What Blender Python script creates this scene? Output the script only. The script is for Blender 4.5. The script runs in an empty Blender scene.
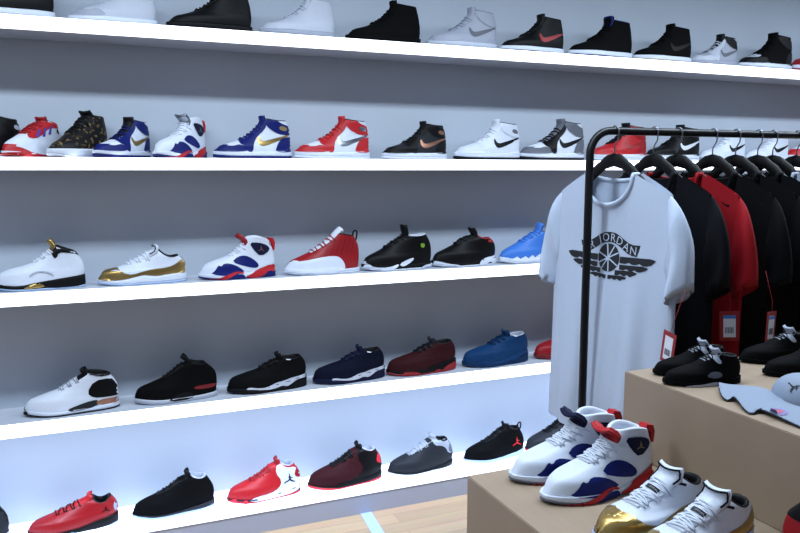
import bpy, bmesh, math, random
from math import sin, cos, pi, atan, tan, sqrt, radians
from mathutils import Vector, Matrix
from mathutils.bvhtree import BVHTree
from mathutils.geometry import delaunay_2d_cdt
random.seed(7)
scene = bpy.context.scene
COL = scene.collection

# ------------------------------------------------------------------ camera
F_PX, CX, CY = 750.0, 400.0, 266.5
PITCH = atan(96.5 / F_PX)
YAW = atan(1809 * cos(PITCH) / F_PX)
HC = 1.397                       # camera height above the floor
FW = Vector((cos(YAW) * cos(PITCH), sin(YAW) * cos(PITCH), -sin(PITCH)))
RT = Vector((sin(YAW), -cos(YAW), 0))
UP = RT.cross(FW)
cam_d = bpy.data.cameras.new('camera')
cam_d.sensor_width = 36
cam_d.lens = 36 * F_PX / 800
cam = bpy.data.objects.new('camera', cam_d)
COL.objects.link(cam)
M = Matrix((RT, UP, -FW)).transposed().to_4x4()
M.translation = (0, 0, HC)
cam.matrix_world = M
scene.camera = cam


def ray(x, y):
    return FW + RT * ((x - CX) / F_PX) - UP * ((y - CY) / F_PX)


def on_y(x, y, Y):
    d = ray(x, y)
    p = d * (Y / d.y)
    return Vector((p.x, p.y, p.z + HC))


def on_z(x, y, z):
    d = ray(x, y)
    p = d * ((z - HC) / d.z)
    return Vector((p.x, p.y, z))


def x_at(px, Y, z):
    """world X of the point on the line (Y, z) that shows in pixel column px"""
    k = (px - CX) / F_PX
    n = RT - FW * k
    return -(n.y * Y + n.z * (z - HC)) / n.x


# ------------------------------------------------------------------ materials
MATS = {}


def lin(h):
    h = h.lstrip('#')
    o = []
    for i in (0, 2, 4):
        c = int(h[i:i + 2], 16) / 255
        o.append(c / 12.92 if c <= .04045 else ((c + .055) / 1.055) ** 2.4)
    return o


def mat(h, rough=.5, metal=0., kind='plain', emit=0., spec=.5, scale=None):
    key = (h, rough, metal, kind, emit, spec, scale)
    if key in MATS:
        return MATS[key]
    m = bpy.data.materials.new('%s_%s' % (kind, h.strip('#')))
    m.use_nodes = True
    nt = m.node_tree
    b = nt.nodes['Principled BSDF']
    c = lin(h)
    b.inputs['Roughness'].default_value = rough
    b.inputs['Metallic'].default_value = metal
    b.inputs['Specular IOR Level'].default_value = spec
    tc = nt.nodes.new('ShaderNodeTexCoord')
    if emit:
        b.inputs['Base Color'].default_value = (*c, 1)
        b.inputs['Emission Color'].default_value = (*c, 1)
        b.inputs['Emission Strength'].default_value = emit
    else:
        sc = scale or {'plain': 30, 'leather': 140, 'knit': 160, 'cloth': 260, 'wood': 3, 'floor': 3,
                       'wall': 2, 'camo': 75, 'woven': 60}.get(kind, 30)
        n = nt.nodes.new('ShaderNodeTexNoise')
        n.inputs['Scale'].default_value = sc
        n.inputs['Detail'].default_value = 3
        mix = nt.nodes.new('ShaderNodeMix')
        mix.data_type = 'RGBA'
        amt = {'plain': .05, 'leather': .06, 'knit': .22, 'cloth': .08, 'wall': .03}.get(kind, .08)
        mix.inputs[6].default_value = (*[x * (1 - amt) for x in c], 1)
        mix.inputs[7].default_value = (*[min(1, x * (1 + amt)) for x in c], 1)
        nt.links.new(tc.outputs['Object'], n.inputs['Vector'])
        fac = n.outputs['Fac']
        if kind == 'wood':
            mp = nt.nodes.new('ShaderNodeMapping')
            mp.inputs['Scale'].default_value = (14, 2.2, 1.2)
            nt.links.new(tc.outputs['Object'], mp.inputs['Vector'])
            nt.links.new(mp.outputs['Vector'], n.inputs['Vector'])
            mix.inputs[6].default_value = (*[x * .88 for x in c], 1)
            mix.inputs[7].default_value = (*[x * 1.1 for x in c], 1)
        if kind == 'camo':
            cr = nt.nodes.new('ShaderNodeValToRGB')
            cr.color_ramp.elements[0].position = .56
            cr.color_ramp.elements[0].color = (.006, .006, .007, 1)
            cr.color_ramp.elements[1].position = .66
            cr.color_ramp.elements[1].color = (.19, .13, .05, 1)
            nt.links.new(fac, cr.inputs['Fac'])
            nt.links.new(cr.outputs['Color'], b.inputs['Base Color'])
        elif kind == 'floor':
            mp = nt.nodes.new('ShaderNodeMapping')
            mp.inputs['Scale'].default_value = (1, 1, 1)
            nt.links.new(tc.outputs['Object'], mp.inputs['Vector'])
            br = nt.nodes.new('ShaderNodeTexBrick')
            br.inputs['Scale'].default_value = 1
            br.inputs['Brick Width'].default_value = 1.1
            br.inputs['Row Height'].default_value = .075
            br.inputs['Mortar Size'].default_value = .0012
            br.inputs['Color1'].default_value = (*[x * .86 for x in c], 1)
            br.inputs['Color2'].default_value = (*[min(1, x * 1.12) for x in c], 1)
            br.inputs['Mortar'].default_value = (*[x * .6 for x in c], 1)
            nt.links.new(mp.outputs['Vector'], br.inputs['Vector'])
            mp2 = nt.nodes.new('ShaderNodeMapping')
            mp2.inputs['Scale'].default_value = (1.5, 18, 1)
            nt.links.new(tc.outputs['Object'], mp2.inputs['Vector'])
            nt.links.new(mp2.outputs['Vector'], n.inputs['Vector'])
            mm = nt.nodes.new('ShaderNodeMix')
            mm.data_type = 'RGBA'
            mm.blend_type = 'MULTIPLY'
            mm.inputs[0].default_value = .35
            nt.links.new(br.outputs['Color'], mm.inputs[6])
            nt.links.new(n.outputs['Color'], mm.inputs[7])
            nt.links.new(mm.outputs[2], b.inputs['Base Color'])
        else:
            nt.links.new(fac, mix.inputs[0])
            nt.links.new(mix.outputs[2], b.inputs['Base Color'])
        if kind in ('leather', 'knit', 'cloth', 'woven'):
            bp = nt.nodes.new('ShaderNodeBump')
            bp.inputs['Strength'].default_value = {'leather': .08, 'knit': .35, 'cloth': .12, 'woven': .6}[kind]
            bp.inputs['Distance'].default_value = .002
            src = fac
            if kind in ('woven',):
                w = nt.nodes.new('ShaderNodeTexVoronoi')
                w.inputs['Scale'].default_value = 110
                nt.links.new(tc.outputs['Object'], w.inputs['Vector'])
                src = w.outputs['Distance']
            nt.links.new(src, bp.inputs['Height'])
            nt.links.new(bp.outputs['Normal'], b.inputs['Normal'])
    MATS[key] = m
    return m


# colour words used by the sneakers
PAL = {
    'white': ('#c9cfdc', .45, 0, 'leather'), 'offwhite': ('#b0b5c2', .5, 0, 'leather'),
    'palegrey': ('#959aa8', .55, 0, 'leather'), 'grey': ('#585b66', .6, 0, 'leather'),
    'darkgrey': ('#202227', .6, 0, 'leather'), 'black': ('#050507', .5, 0, 'leather'),
    'matte': ('#050506', .8, 0, 'leather'), 'blackknit': ('#090a0c', .8, 0, 'woven'),
    'red': ('#8c0913', .45, 0, 'leather'), 'brightred': ('#a90d18', .5, 0, 'leather'),
    'coral': ('#c81f2c', .5, 0, 'leather'), 'darkred': ('#2e070d', .75, 0, 'woven'),
    'deepred': ('#6e0a12', .6, 0, 'leather'), 'royal': ('#101b5c', .45, 0, 'leather'),
    'navy': ('#0e1330', .6, 0, 'leather'), 'navyknit': ('#0c1022', .8, 0, 'woven'),
    'cobalt': ('#07325c', .65, 0, 'woven'), 'cobaltsole': ('#062a50', .5, 0, 'leather'),
    'sky': ('#356fc4', .5, 0, 'leather'), 'gold': ('#b0935a', .36, 1, 'plain'),
    'silver': ('#a9adb5', .28, 1, 'plain'), 'bronze': ('#9c705c', .38, .8, 'plain'),
    'camo': ('#2a2416', .45, 0, 'camo'), 'gum': ('#a08a58', .6, 0, 'plain'),
    'ice': ('#9db4d6', .25, 0, 'plain'), 'purple': ('#4a3a92', .5, 0, 'leather'),
    'goldprint': ('#7a6a40', .5, 0, 'plain'), 'green': ('#6f9a2c', .5, 0, 'plain'),
}


def cm(name):
    h, r_, m_, k = PAL[name]
    dark = sum(lin(h)) < .15 and not m_
    return mat(h, r_, m_, k, 0., (.08 if name in ('matte', 'blackknit', 'navyknit') else .16) if dark else .4)


# ------------------------------------------------------------------ object helpers
def link(name, me, parent=None, material=None, smooth=True):
    o = bpy.data.objects.new(name, me)
    COL.objects.link(o)
    if material:
        me.materials.append(material)
    if smooth:
        me.polygons.foreach_set('use_smooth', [True] * len(me.polygons))
    if parent:
        o.parent = parent
    return o


def mesh(name, verts, faces, parent=None, material=None, smooth=True):
    me = bpy.data.meshes.new(name)
    me.from_pydata([tuple(v) for v in verts], [], faces)
    me.update()
    return link(name, me, parent, material, smooth)


def tag(o, label=None, cat=None, group=None, kind=None):
    if label:
        o['label'] = label
    if cat:
        o['category'] = cat
    if group:
        o['group'] = group
    if kind:
        o['kind'] = kind
    return o


def empty(name, loc, rz=0.):
    o = bpy.data.objects.new(name, None)
    o.empty_display_size = .05
    COL.objects.link(o)
    o.location = loc
    o.rotation_euler = (0, 0, rz)
    return o


def box(name, x0, x1, y0, y1, z0, z1, material, parent=None, bevel=0.):
    bm = bmesh.new()
    bmesh.ops.create_cube(bm, size=1)
    for v in bm.verts:
        v.co = ((x0 + x1) / 2 + v.co.x * (x1 - x0), (y0 + y1) / 2 + v.co.y * (y1 - y0), (z0 + z1) / 2 + v.co.z * (z1 - z0))
    if bevel:
        bmesh.ops.bevel(bm, geom=bm.edges[:], offset=bevel, segments=2, affect='EDGES')
    me = bpy.data.meshes.new(name)
    bm.to_mesh(me)
    bm.free()
    return link(name, me, parent, material, smooth=False)


def catmull(pts, n):
    """smooth curve through pts, resampled to n points by arc length"""
    pts = [Vector(p) for p in pts]
    P = [pts[0] * 2 - pts[1]] + pts + [pts[-1] * 2 - pts[-2]]
    out = []
    for i in range(1, len(P) - 2):
        for k in range(12):
            t = k / 12
            a, b, c, d = P[i - 1], P[i], P[i + 1], P[i + 2]
            out.append(.5 * ((2 * b) + (c - a) * t + (2 * a - 5 * b + 4 * c - d) * t * t + (3 * b - a - 3 * c + d) * t ** 3))
    out.append(pts[-1])
    L = [0]
    for i in range(1, len(out)):
        L.append(L[-1] + (out[i] - out[i - 1]).length)
    res, j = [], 0
    for k in range(n):
        s = L[-1] * k / (n - 1)
        while j < len(L) - 2 and L[j + 1] < s:
            j += 1
        q = 0 if L[j + 1] == L[j] else (s - L[j]) / (L[j + 1] - L[j])
        res.append(out[j].lerp(out[j + 1], min(1, max(0, q))))
    return res


def interp(tab, x):
    if x <= tab[0][0]:
        return tab[0][1]
    for (a, b), (c, d) in zip(tab, tab[1:]):
        if x <= c:
            t = (x - a) / (c - a)
            t = t * t * (3 - 2 * t) * .5 + t * .5
            return b + (d - b) * t
    return tab[-1][1]


def tube_data(path, radii, seg=8, cap=True, verts=None, faces=None, flat=1.):
    verts = [] if verts is None else verts
    faces = [] if faces is None else faces
    path = [Vector(p) for p in path]
    n = len(path)
    if not hasattr(radii, '__len__'):
        radii = [radii] * n
    base = len(verts)
    ref = None
    for i, p in enumerate(path):
        t = (path[min(n - 1, i + 1)] - path[max(0, i - 1)]).normalized()
        if ref is None:
            ref = Vector((0, 0, 1)) if abs(t.z) < .9 else Vector((1, 0, 0))
        s = t.cross(ref).normalized()
        u = s.cross(t).normalized()
        ref = u
        for k in range(seg):
            a = 2 * pi * k / seg
            verts.append(p + s * (cos(a) * radii[i]) + u * (sin(a) * radii[i] * flat))
    for i in range(n - 1):
        for k in range(seg):
            a = base + i * seg + k
            b = base + i * seg + (k + 1) % seg
            faces.append((a, b, b + seg, a + seg))
    if cap:
        faces.append(tuple(base + k for k in reversed(range(seg))))
        faces.append(tuple(base + (n - 1) * seg + k for k in range(seg)))
    return verts, faces


def tube(name, path, radii, parent=None, material=None, seg=8, flat=1.):
    v, f = tube_data(path, radii, seg, True, None, None, flat)
    return mesh(name, v, f, parent, material)


def chaikin(p, it=2):
    for _ in range(it):
        q = []
        for i in range(len(p)):
            a, b = p[i], p[(i + 1) % len(p)]
            q.append((a[0] * .75 + b[0] * .25, a[1] * .75 + b[1] * .25))
            q.append((a[0] * .25 + b[0] * .75, a[1] * .25 + b[1] * .75))
        p = q
    return p


def in_poly(x, y, p):
    c = False
    j = len(p) - 1
    for i in range(len(p)):
        if (p[i][1] > y) != (p[j][1] > y) and x < (p[j][0] - p[i][0]) * (y - p[i][1]) / (p[j][1] - p[i][1]) + p[i][0]:
            c = not c
        j = i
    return c


def fill(poly, step):
    """triangulated flat polygon with inner points; returns 2D verts and faces"""
    pts, edges = [], []
    n = len(poly)
    dense = []
    for i in range(n):
        a, b = Vector(poly[i]), Vector(poly[(i + 1) % n])
        k = max(1, int((b - a).length / step))
        for q in range(k):
            dense.append(a.lerp(b, q / k))
    pts = [Vector((p[0], p[1])) for p in dense]
    edges = [(i, (i + 1) % len(pts)) for i in range(len(pts))]
    pl = [(p[0], p[1]) for p in pts]
    x0, x1 = min(p[0] for p in pl), max(p[0] for p in pl)
    y0, y1 = min(p[1] for p in pl), max(p[1] for p in pl)
    y = y0 + step * .5
    r_ = 0
    while y < y1:
        x = x0 + step * (.5 if r_ % 2 else .13)
        while x < x1:
            if in_poly(x, y, pl):
                pts.append(Vector((x, y)))
            x += step
        y += step * .87
        r_ += 1
    v, e, f, *_ = delaunay_2d_cdt(pts, edges, [], 1, 1e-6)
    return v, [tuple(q) for q in f]


def glyph(ch, size):
    cu = bpy.data.curves.new('t', 'FONT')
    cu.body = ch
    cu.size = size
    cu.align_x = 'CENTER'
    cu.resolution_u = 3
    o = bpy.data.objects.new('t', cu)
    COL.objects.link(o)
    dg = bpy.context.evaluated_depsgraph_get()
    me = bpy.data.meshes.new_from_object(o.evaluated_get(dg))
    v = [Vector((p.co.x, p.co.y)) for p in me.vertices]
    f = [tuple(p.vertices) for p in me.polygons]
    bpy.data.objects.remove(o)
    bpy.data.curves.remove(cu)
    bpy.data.meshes.remove(me)
    return v, f


# ------------------------------------------------------------------ sneakers
FOOT = [(0, .115), (.08, .145), (.22, .175), (.36, .178), (.52, .152), (.66, .136), (.82, .134), (.94, .122), (1, .105)]

JUMP = [(.44, 1.0), (.52, 1.0), (.53, .88), (.56, .72), (.66, .62), (.80, .56), (.81, .52), (.66, .55), (.58, .58),
        (.60, .44), (.72, .32), (.88, .20), (1.0, .16), (.98, .08), (.84, .12), (.68, .2), (.5, .34), (.36, .26),
        (.18, .22), (.06, .14), (0, .2), (.08, .28), (.3, .36), (.42, .44), (.46, .58), (.40, .66), (.42, .74),
        (.47, .76), (.46, .88)]


def jump_poly(x, y, s):
    return [(x + (a - .5) * s, y + (b - .5) * s) for a, b in JUMP]


SWOOSH = [(.55, .295), (.535, .25), (.545, .195), (.575, .165), (.63, .162), (.76, .205), (1.0, .315),
          (1.0, .325), (.76, .26), (.66, .232), (.61, .225), (.58, .24)]


def build_shoe(root, arch, col, L, res=1, extra=None, knit=None):
    A = ARCH[arch]
    hi = res > 1
    hz = col.get('hz', 1.0)
    NT, NV = (80, 34) if hi else (48, 20)
    zm = A['zm']
    spring = A.get('spring', .035)
    toout = A.get('out', .022)
    inst = catmull([(.0, interp(zm, 0) - .01)] + A['inst'] + [A['cf']], NV * 3 + 1)
    heel = catmull([(A.get('hx', .985), interp(zm, 1) - .01)] + A['heel'] + [A['cb']], NV * 3 + 1)
    dip = A.get('dip', .03)
    cw = A.get('cw', .105)

    def T(x, y, z):
        return Vector(((x - .5) * L, y * L, z * L * hz))

    def zb(s):
        return spring * max(0, (.3 - s) / .3) ** 2 + .008 * max(0, (s - .9) / .1) ** 2

    def ring(v):
        k = v * (len(inst) - 1)
        i = min(len(inst) - 2, int(k))
        f_ = inst[i].lerp(inst[i + 1], k - i)
        b_ = heel[i].lerp(heel[i + 1], k - i)
        pts = []
        for j in range(NT):
            th = 2 * pi * j / NT
            p = (1 - cos(th)) / 2
            x = f_[0] + (b_[0] - f_[0]) * p
            e = abs(sin(th)) ** (.72 if v < .5 else .8)
            fwid = interp(FOOT, x) * (1 + .05 * sin(pi * min(1, v / .35)) - .12 * v)
            bl = v * v * (3 - 2 * v)
            w = fwid * (1 - bl) + cw * bl
            y = (1 if sin(th) >= 0 else -1) * e * w
            z = f_[1] + (b_[1] - f_[1]) * p - dip * sin(pi * p) * v ** 4
            q = min(1, v / .16)
            z = (interp(zm, x) - .012) * (1 - q) + z * q
            pts.append((x, y, z))
        return pts

    V, Fc = [], []
    rings = []
    for i in range(NV + 1):
        v = (i / NV)
        rings.append(ring(v))
        V += [T(*p) for p in rings[-1]]
    for i in range(NV):
        for j in range(NT):
            a, b = i * NT + j, i * NT + (j + 1) % NT
            Fc.append((a, b, b + NT, a + NT))
    upper = mesh('upper', V, Fc, root, cm(col['up']))
    allv, allf = list(V), list(Fc)

    # sole
    def outline(s_off, sc):
        pts = []
        for j in range(NT):
            th = 2 * pi * j / NT
            p = (1 - cos(th)) / 2
            x = -.012 * sc + p * (1.0 + .022 * sc)
            e = abs(sin(th)) ** .66
            y = (1 if sin(th) >= 0 else -1) * e * (interp(FOOT, x) + .012) * sc
            pts.append((x, y))
        return pts

    def stack(levels):
        v, f = [], []
        for sc, fn in levels:
            for (x, y) in outline(0, sc):
                v.append(T(x * 1.0 + (.5 - .5), y, fn(min(1, max(0, x)))))
        n = len(levels)
        for i in range(n - 1):
            for j in range(NT):
                a, b = i * NT + j, i * NT + (j + 1) % NT
                f.append((a, b, b + NT, a + NT))
        f.append(tuple(reversed(range(NT))))
        f.append(tuple((n - 1) * NT + j for j in range(NT)))
        return v, f
    zmf = lambda s: interp(zm, s)
    v, f = stack([(.95, lambda s: zb(s)), (.995, lambda s: zb(s) + .003), (1.0, lambda s: zb(s) + toout)])
    mesh('outsole', v, f, root, cm(col['out']))
    o = len(allv)
    allv += v
    allf += [tuple(a + o for a in q) for q in f]
    v, f = stack([(.99, lambda s: zb(s) + toout), (1.01, lambda s: zb(s) + toout + .25 * (zmf(s) - zb(s) - toout)),
                  (1.005, lambda s: zb(s) + toout + .75 * (zmf(s) - zb(s) - toout)), (.985, zmf), (.9, lambda s: zmf(s) - .004)])
    mesh('midsole', v, f, root, cm(col['mid']))
    o = len(allv)
    allv += v
    allf += [tuple(a + o for a in q) for q in f]
    bvh = BVHTree.FromPolygons(allv, allf)
    ubvh = BVHTree.FromPolygons(V, Fc)

    # lining
    def shrink(pts, d, dz):
        n = len(pts)
        cx_ = sum(p[0] for p in pts) / n
        hx_ = max(p[0] for p in pts) - cx_
        hy_ = max(p[1] for p in pts)
        return [(cx_ + (p[0] - cx_) * (1 - d / hx_), p[1] * (1 - d / hy_), p[2] + dz) for p in pts]
    top = rings[-1]
    lv, lf = [], []
    lev = [(.0, 0), (.006, .01), (.018, .012), (.03, .0), (.034, -.05), (.03, -.16)]
    for d, dz in lev:
        lv += [T(*p) for p in shrink(top, d, dz)]
    for i in range(len(lev) - 1):
        for j in range(NT):
            a, b = i * NT + j, i * NT + (j + 1) % NT
            lf.append((a, b, b + NT, a + NT))
    lf.append(tuple((len(lev) - 1) * NT + j for j in range(NT)))
    mesh('collar_lining', lv, lf, root, cm(col.get('lining', 'black')))

    # tongue
    ts = A.get('throat', .33)
    path = [p for p in inst if p[0] >= ts and p[0] < A['cf'][0] - .03]
    tip = Vector(A['tongue'])
    pre = Vector((tip[0] - (tip[0] - path[-1][0]) * .45, path[-1][1] + (tip[1] - path[-1][1]) * .62))
    cur = catmull([path[0], path[len(path) // 3], path[2 * len(path) // 3], path[-1], pre, tip], 16)
    na = 9
    tv, tf = [], []
    hwid = A.get('tw', .075)
    for layer in (0, 1):
        for i, p in enumerate(cur):
            t = (cur[min(15, i + 1)] - cur[max(0, i - 1)]).normalized()
            nrm = Vector((-t[1], t[0]))
            if nrm[1] < 0 and nrm[0] > 0:
                nrm = -nrm
            u = i / 15
            w = hwid * (.7 + .45 * u) * (1 if u < .93 else .9)
            for k in range(na):
                y = (k / (na - 1) * 2 - 1) * w
                q = p - nrm * (.03 * (y / w) ** 2) * (1 if u > .6 else .35)
                pt = Vector((q[0], y, q[1]))
                off = Vector((nrm[0], 0, nrm[1]))
                if u < .72:
                    org = T(p[0] + nrm[0] * .25, y, p[1] + nrm[1] * .25)
                    hit, hn, hi_, hd = ubvh.ray_cast(org, -off)
                    if hit and hd < .36 * L:
                        pt = Vector((hit.x / L + .5, hit.y / L, hit.z / (L * hz)))
                th_ = .008 if layer == 0 else (-.03 if u > .6 else -.006)
                tv.append(T(*(pt + off * th_)))
    for layer in (0, 1):
        b0 = layer * 16 * na
        for i in range(15):
            for k in range(na - 1):
                a = b0 + i * na + k
                q = (a, a + 1, a + na + 1, a + na)
                tf.append(q if layer == 0 else tuple(reversed(q)))
    n2 = 16 * na
    rim = [k for k in range(na)] + [i * na + na - 1 for i in range(1, 16)] + [15 * na + k for k in reversed(range(na - 1))] + [i * na for i in reversed(range(1, 15))]
    for a, b in zip(rim, rim[1:] + rim[:1]):
        tf.append((b, a, a + n2, b + n2))
    tongue = mesh('tongue', tv, tf, root, cm(col.get('tongue', col['up'])))
    if col.get('ttop'):
        tongue.data.materials.append(cm(col['ttop']))
        zz = [p.co.z for p in tongue.data.vertices]
        for pl in tongue.data.polygons:
            if sum(((i % n2) // na) for i in pl.vertices) / len(pl.vertices) > A.get('ttop_at', 9.6):
                pl.material_index = 1
    tb = BVHTree.FromPolygons(tv + V, tf + [tuple(a + len(tv) for a in q) for q in Fc])

    # laces
    if col.get('lace'):
        lv, lf = [], []
        sub = cur[1:11]
        nl = A.get('laces', 6)
        rows = []
        for i in range(nl):
            k = 1 + i * 9.2 / (nl - 1)
            j = min(13, int(k))
            p = cur[j].lerp(cur[j + 1], k - j)
            t = (cur[j + 1] - cur[j]).normalized()
            nrm = Vector((-t[1], t[0]))
            if nrm[1] < 0:
                nrm = -nrm
            off = Vector((nrm[0], 0, nrm[1]))
            w = hwid * (1.0 + .25 * i / nl)
            row = []
            for q in range(9):
                y = (q / 8 * 2 - 1) * w
                skew = (.012 if i % 2 else -.012) * (q / 8 * 2 - 1)
                org = T(p[0] + t[0] * skew + nrm[0] * .25, y, p[1] + t[1] * skew + nrm[1] * .25)
                hit, hn, hi_, hd = tb.ray_cast(org, -off)
                pt = hit + off * (.006 * L) if hit and hd < .36 * L else T(p[0], y, p[1])
                row.append(pt)
            rows.append(row)
            tube_data(row, [.0075 * L] * 9, 6, True, lv, lf, 1.3)
        if hi:
            for a, b in zip(rows, rows[1:]):
                for x0, x1 in ((0, 8), (8, 0)):
                    seg = []
                    for q in range(7):
                        m = a[int(x0 + (x1 - x0) * q / 6)].lerp(b[int(x0 + (x1 - x0) * q / 6)], q / 6)
                        seg.append(m + Vector((-.2, 0, .35)) * .010 * L)
                    tube_data(seg, [.006 * L] * 7, 6, True, lv, lf, 1.3)
        mesh('laces', lv, lf, root, cm(col['lace']))

    if col.get('strap'):
        def conform(k, y, lift):
            j = max(0, min(13, int(k)))
            p = cur[j].lerp(cur[j + 1], k - j)
            t = (cur[j + 1] - cur[j]).normalized()
            nrm = Vector((-t[1], t[0]))
            if nrm[1] < 0:
                nrm = -nrm
            off = Vector((nrm[0], 0, nrm[1]))
            hit, hn, i_, hd = tb.ray_cast(T(p[0] + nrm[0] * .25, y, p[1] + nrm[1] * .25), -off)
            return (hit if hit else T(p[0], y, p[1])) + off * lift * L

        def strip(name, k0, k1, ya, yb, lift, colour, n=10):
            v_, f_ = [], []
            for i in range(n):
                for j in range(4):
                    v_.append(conform(k0 + (k1 - k0) * j / 3, ya + (yb - ya) * i / (n - 1), lift))
            for i in range(n - 1):
                for j in range(3):
                    a = i * 4 + j
                    f_.append((a, a + 1, a + 5, a + 4))
            return mesh(name, v_, f_, root, cm(colour))
        strip('lace_strap', 6.0, 8.3, -.088, .088, .012, 'white')
        strip('strap_patch', 6.45, 7.85, -.072, .02, .018, 'black')
        word = 'JUMPMAN'
        for ci, ch in enumerate(word):
            gv, gf = glyph(ch, .022)
            vs = [conform(6.78 + p.y / .016 * .72, .012 - (ci + .5) * .0115 - p.x * .5, .021) for p in gv]
            mesh('strap_letter', vs, gf, root, cm('palegrey'))

    if col.get('trim'):
        edge = [tv[i * na] for i in range(11, 16)] + [tv[15 * na + k] for k in range(1, na)] + [tv[i * na + na - 1] for i in range(14, 10, -1)]
        tube('tongue_trim', edge, (.007 if arch == 'low11' else .014) * L, root, cm(col['trim']), 6)
    if col.get('tlabel'):
        v_, f_ = [], []
        for i in range(11, 15):
            for k in range(2, na - 2):
                a, b = tv[i * na + k], tv[(i + 16) * na + k]
                v_.append(a + (a - b).normalized() * .003 * L)
        w_ = na - 4
        for i in range(3):
            for k in range(w_ - 1):
                a = i * w_ + k
                f_.append((a, a + 1, a + w_ + 1, a + w_))
        mesh('tongue_label', v_, f_, root, cm('silver'))
    if col.get('tab3d'):
        cbx, cbz = A['cb']
        v_, f_ = [], []
        prof = [(cbx - .03, cbz + .0), (cbx - .005, cbz + .045), (cbx + .055, cbz + .03), (cbx + .075, cbz - .03), (cbx + .065, cbz - .13), (cbx + .04, cbz - .13), (cbx + .035, cbz - .03)]
        for y in (-.04, .04):
            v_ += [T(a, y, b) for a, b in prof]
        n_ = len(prof)
        f_ = [tuple(reversed(range(n_))), tuple(range(n_, 2 * n_))] + [(i, (i + 1) % n_, (i + 1) % n_ + n_, i + n_) for i in range(n_)]
        mesh('heel_tab', v_, f_, root, cm(col['tab3d']), False)

    # panels laid on the surface, both sides
    def panel(name, poly, colour, smooth=2, lift=.0035, step=None, sides=(-1, 1)):
        poly = chaikin(poly, smooth) if smooth else poly
        v2, f2 = fill(poly, step or (.018 if hi else .028))
        made = None
        for sg in sides:
            vv, ff = [], []
            o = 0
            for p in v2:
                org = T(p[0], sg * .5, p[1])
                hit, hn, i_, d_ = bvh.ray_cast(org, Vector((0, -sg, 0)))
                if hit is None or hit.y * sg < -.002:
                    hit, hn, i_, d_ = bvh.find_nearest(T(p[0], sg * .012, p[1]))
                if hn.y * sg < 0 and abs(hn.y) > .2:
                    hn = -hn
                if abs(hn.y) <= .2 and hn.z < -.2:
                    hn = -hn
                vv.append(hit + hn * lift * L)
            for q in f2:
                q = tuple(a + o for a in q)
                ff.append(q if sg < 0 else tuple(reversed(q)))
            made = mesh(name, vv, ff, root, cm(colour))
        if min(p[0] for p in poly) < 0 and max(p[1] for p in poly) > .12:
            # the part of the panel that runs over the top of the toe
            big = [(p[0], p[1]) for p in poly]
            tv_, tf_, ids = [], [], {}
            for q in Fc:
                c_ = sum((V[i] for i in q), Vector()) / 4
                x_, z_ = c_.x / L + .5, c_.z / (L * hz)
                if x_ < .3 and in_poly(x_, z_ - .004, big) and abs(c_.y) < .10 * L:
                    for i in q:
                        if i not in ids:
                            ids[i] = len(tv_)
                            tv_.append(i)
                    tf_.append(tuple(ids[i] for i in q))
            if len(tf_) > 6:
                cen = sum((V[i] for i in tv_), Vector()) / len(tv_)
                cen.z -= .05 * L
                cen.x += .1 * L
                vv = [V[i] + (V[i] - cen).normalized() * lift * .8 * L for i in tv_]
                mesh(name, vv, tf_, root, cm(colour))
        return made

    for n_, e in enumerate(A['panels'] + (extra or [])):
        name, poly, ck = e[0], e[1], e[2]
        c = col.get(ck, ck if ck in PAL else None)
        if not c:
            continue
        sm = e[3] if len(e) > 3 else 2
        sd = e[4] if len(e) > 4 else (-1, 1)
        panel(name, poly, c, sm, .0035 + .0014 * (n_ % 5), sides=sd)
    if col.get('loop'):
        c = A['cb']
        pts = [T(c[0] - .01, 0, c[1] - .01), T(c[0] + .0, 0, c[1] + .05), T(c[0] + .03, 0, c[1] + .07), T(c[0] + .05, 0, c[1] + .05),
               T(c[0] + .045, 0, c[1] - .02), T(c[0] + .03, 0, c[1] - .07)]
        tube('pull_loop', catmull(pts, 14), .011 * L, root, cm(col['loop']), 6)
    return root, bvh, T


FLATZM = [(0, .095), (.1, .092), (.5, .092), (1, .10)]
ARCH = {}
ARCH['aj'] = dict(
    zm=FLATZM, inst=[(.03, .145), (.09, .17), (.18, .195), (.3, .235), (.43, .30), (.53, .385), (.585, .46)], cf=(.625, .515),
    heel=[(1.0, .2), (.985, .34)], cb=(.945, .485), dip=.012, tongue=(.59, .55), throat=.31, spring=.02, out=.034,
    panels=[
        ('toe_overlay', [(-.03, .085), (-.03, .15), (.03, .175), (.12, .168), (.22, .155), (.29, .18), (.36, .165), (.43, .085)], 'toe'),
        ('eyestay', [(.30, .19), (.31, .26), (.44, .33), (.54, .42), (.585, .54), (.66, .55), (.67, .43), (.62, .35), (.54, .285), (.48, .19), (.47, .085), (.40, .085), (.36, .165)], 'eye'),
        ('heel_counter', [(1.04, .085), (.77, .085), (.78, .15), (.83, .24), (.89, .275), (1.04, .29)], 'heelc'),
        ('ankle_panel', [(.62, .56), (.66, .42), (.73, .36), (.84, .31), (1.04, .31), (1.02, .41), (.93, .43), (.84, .46), (.74, .535)], 'ankle'),
        ('collar_patch', [(.82, .375), (.93, .35), (.94, .40), (.84, .43)], 'patch'),
        ('side_logo', SWOOSH, 'logo', 1),
    ])
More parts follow.
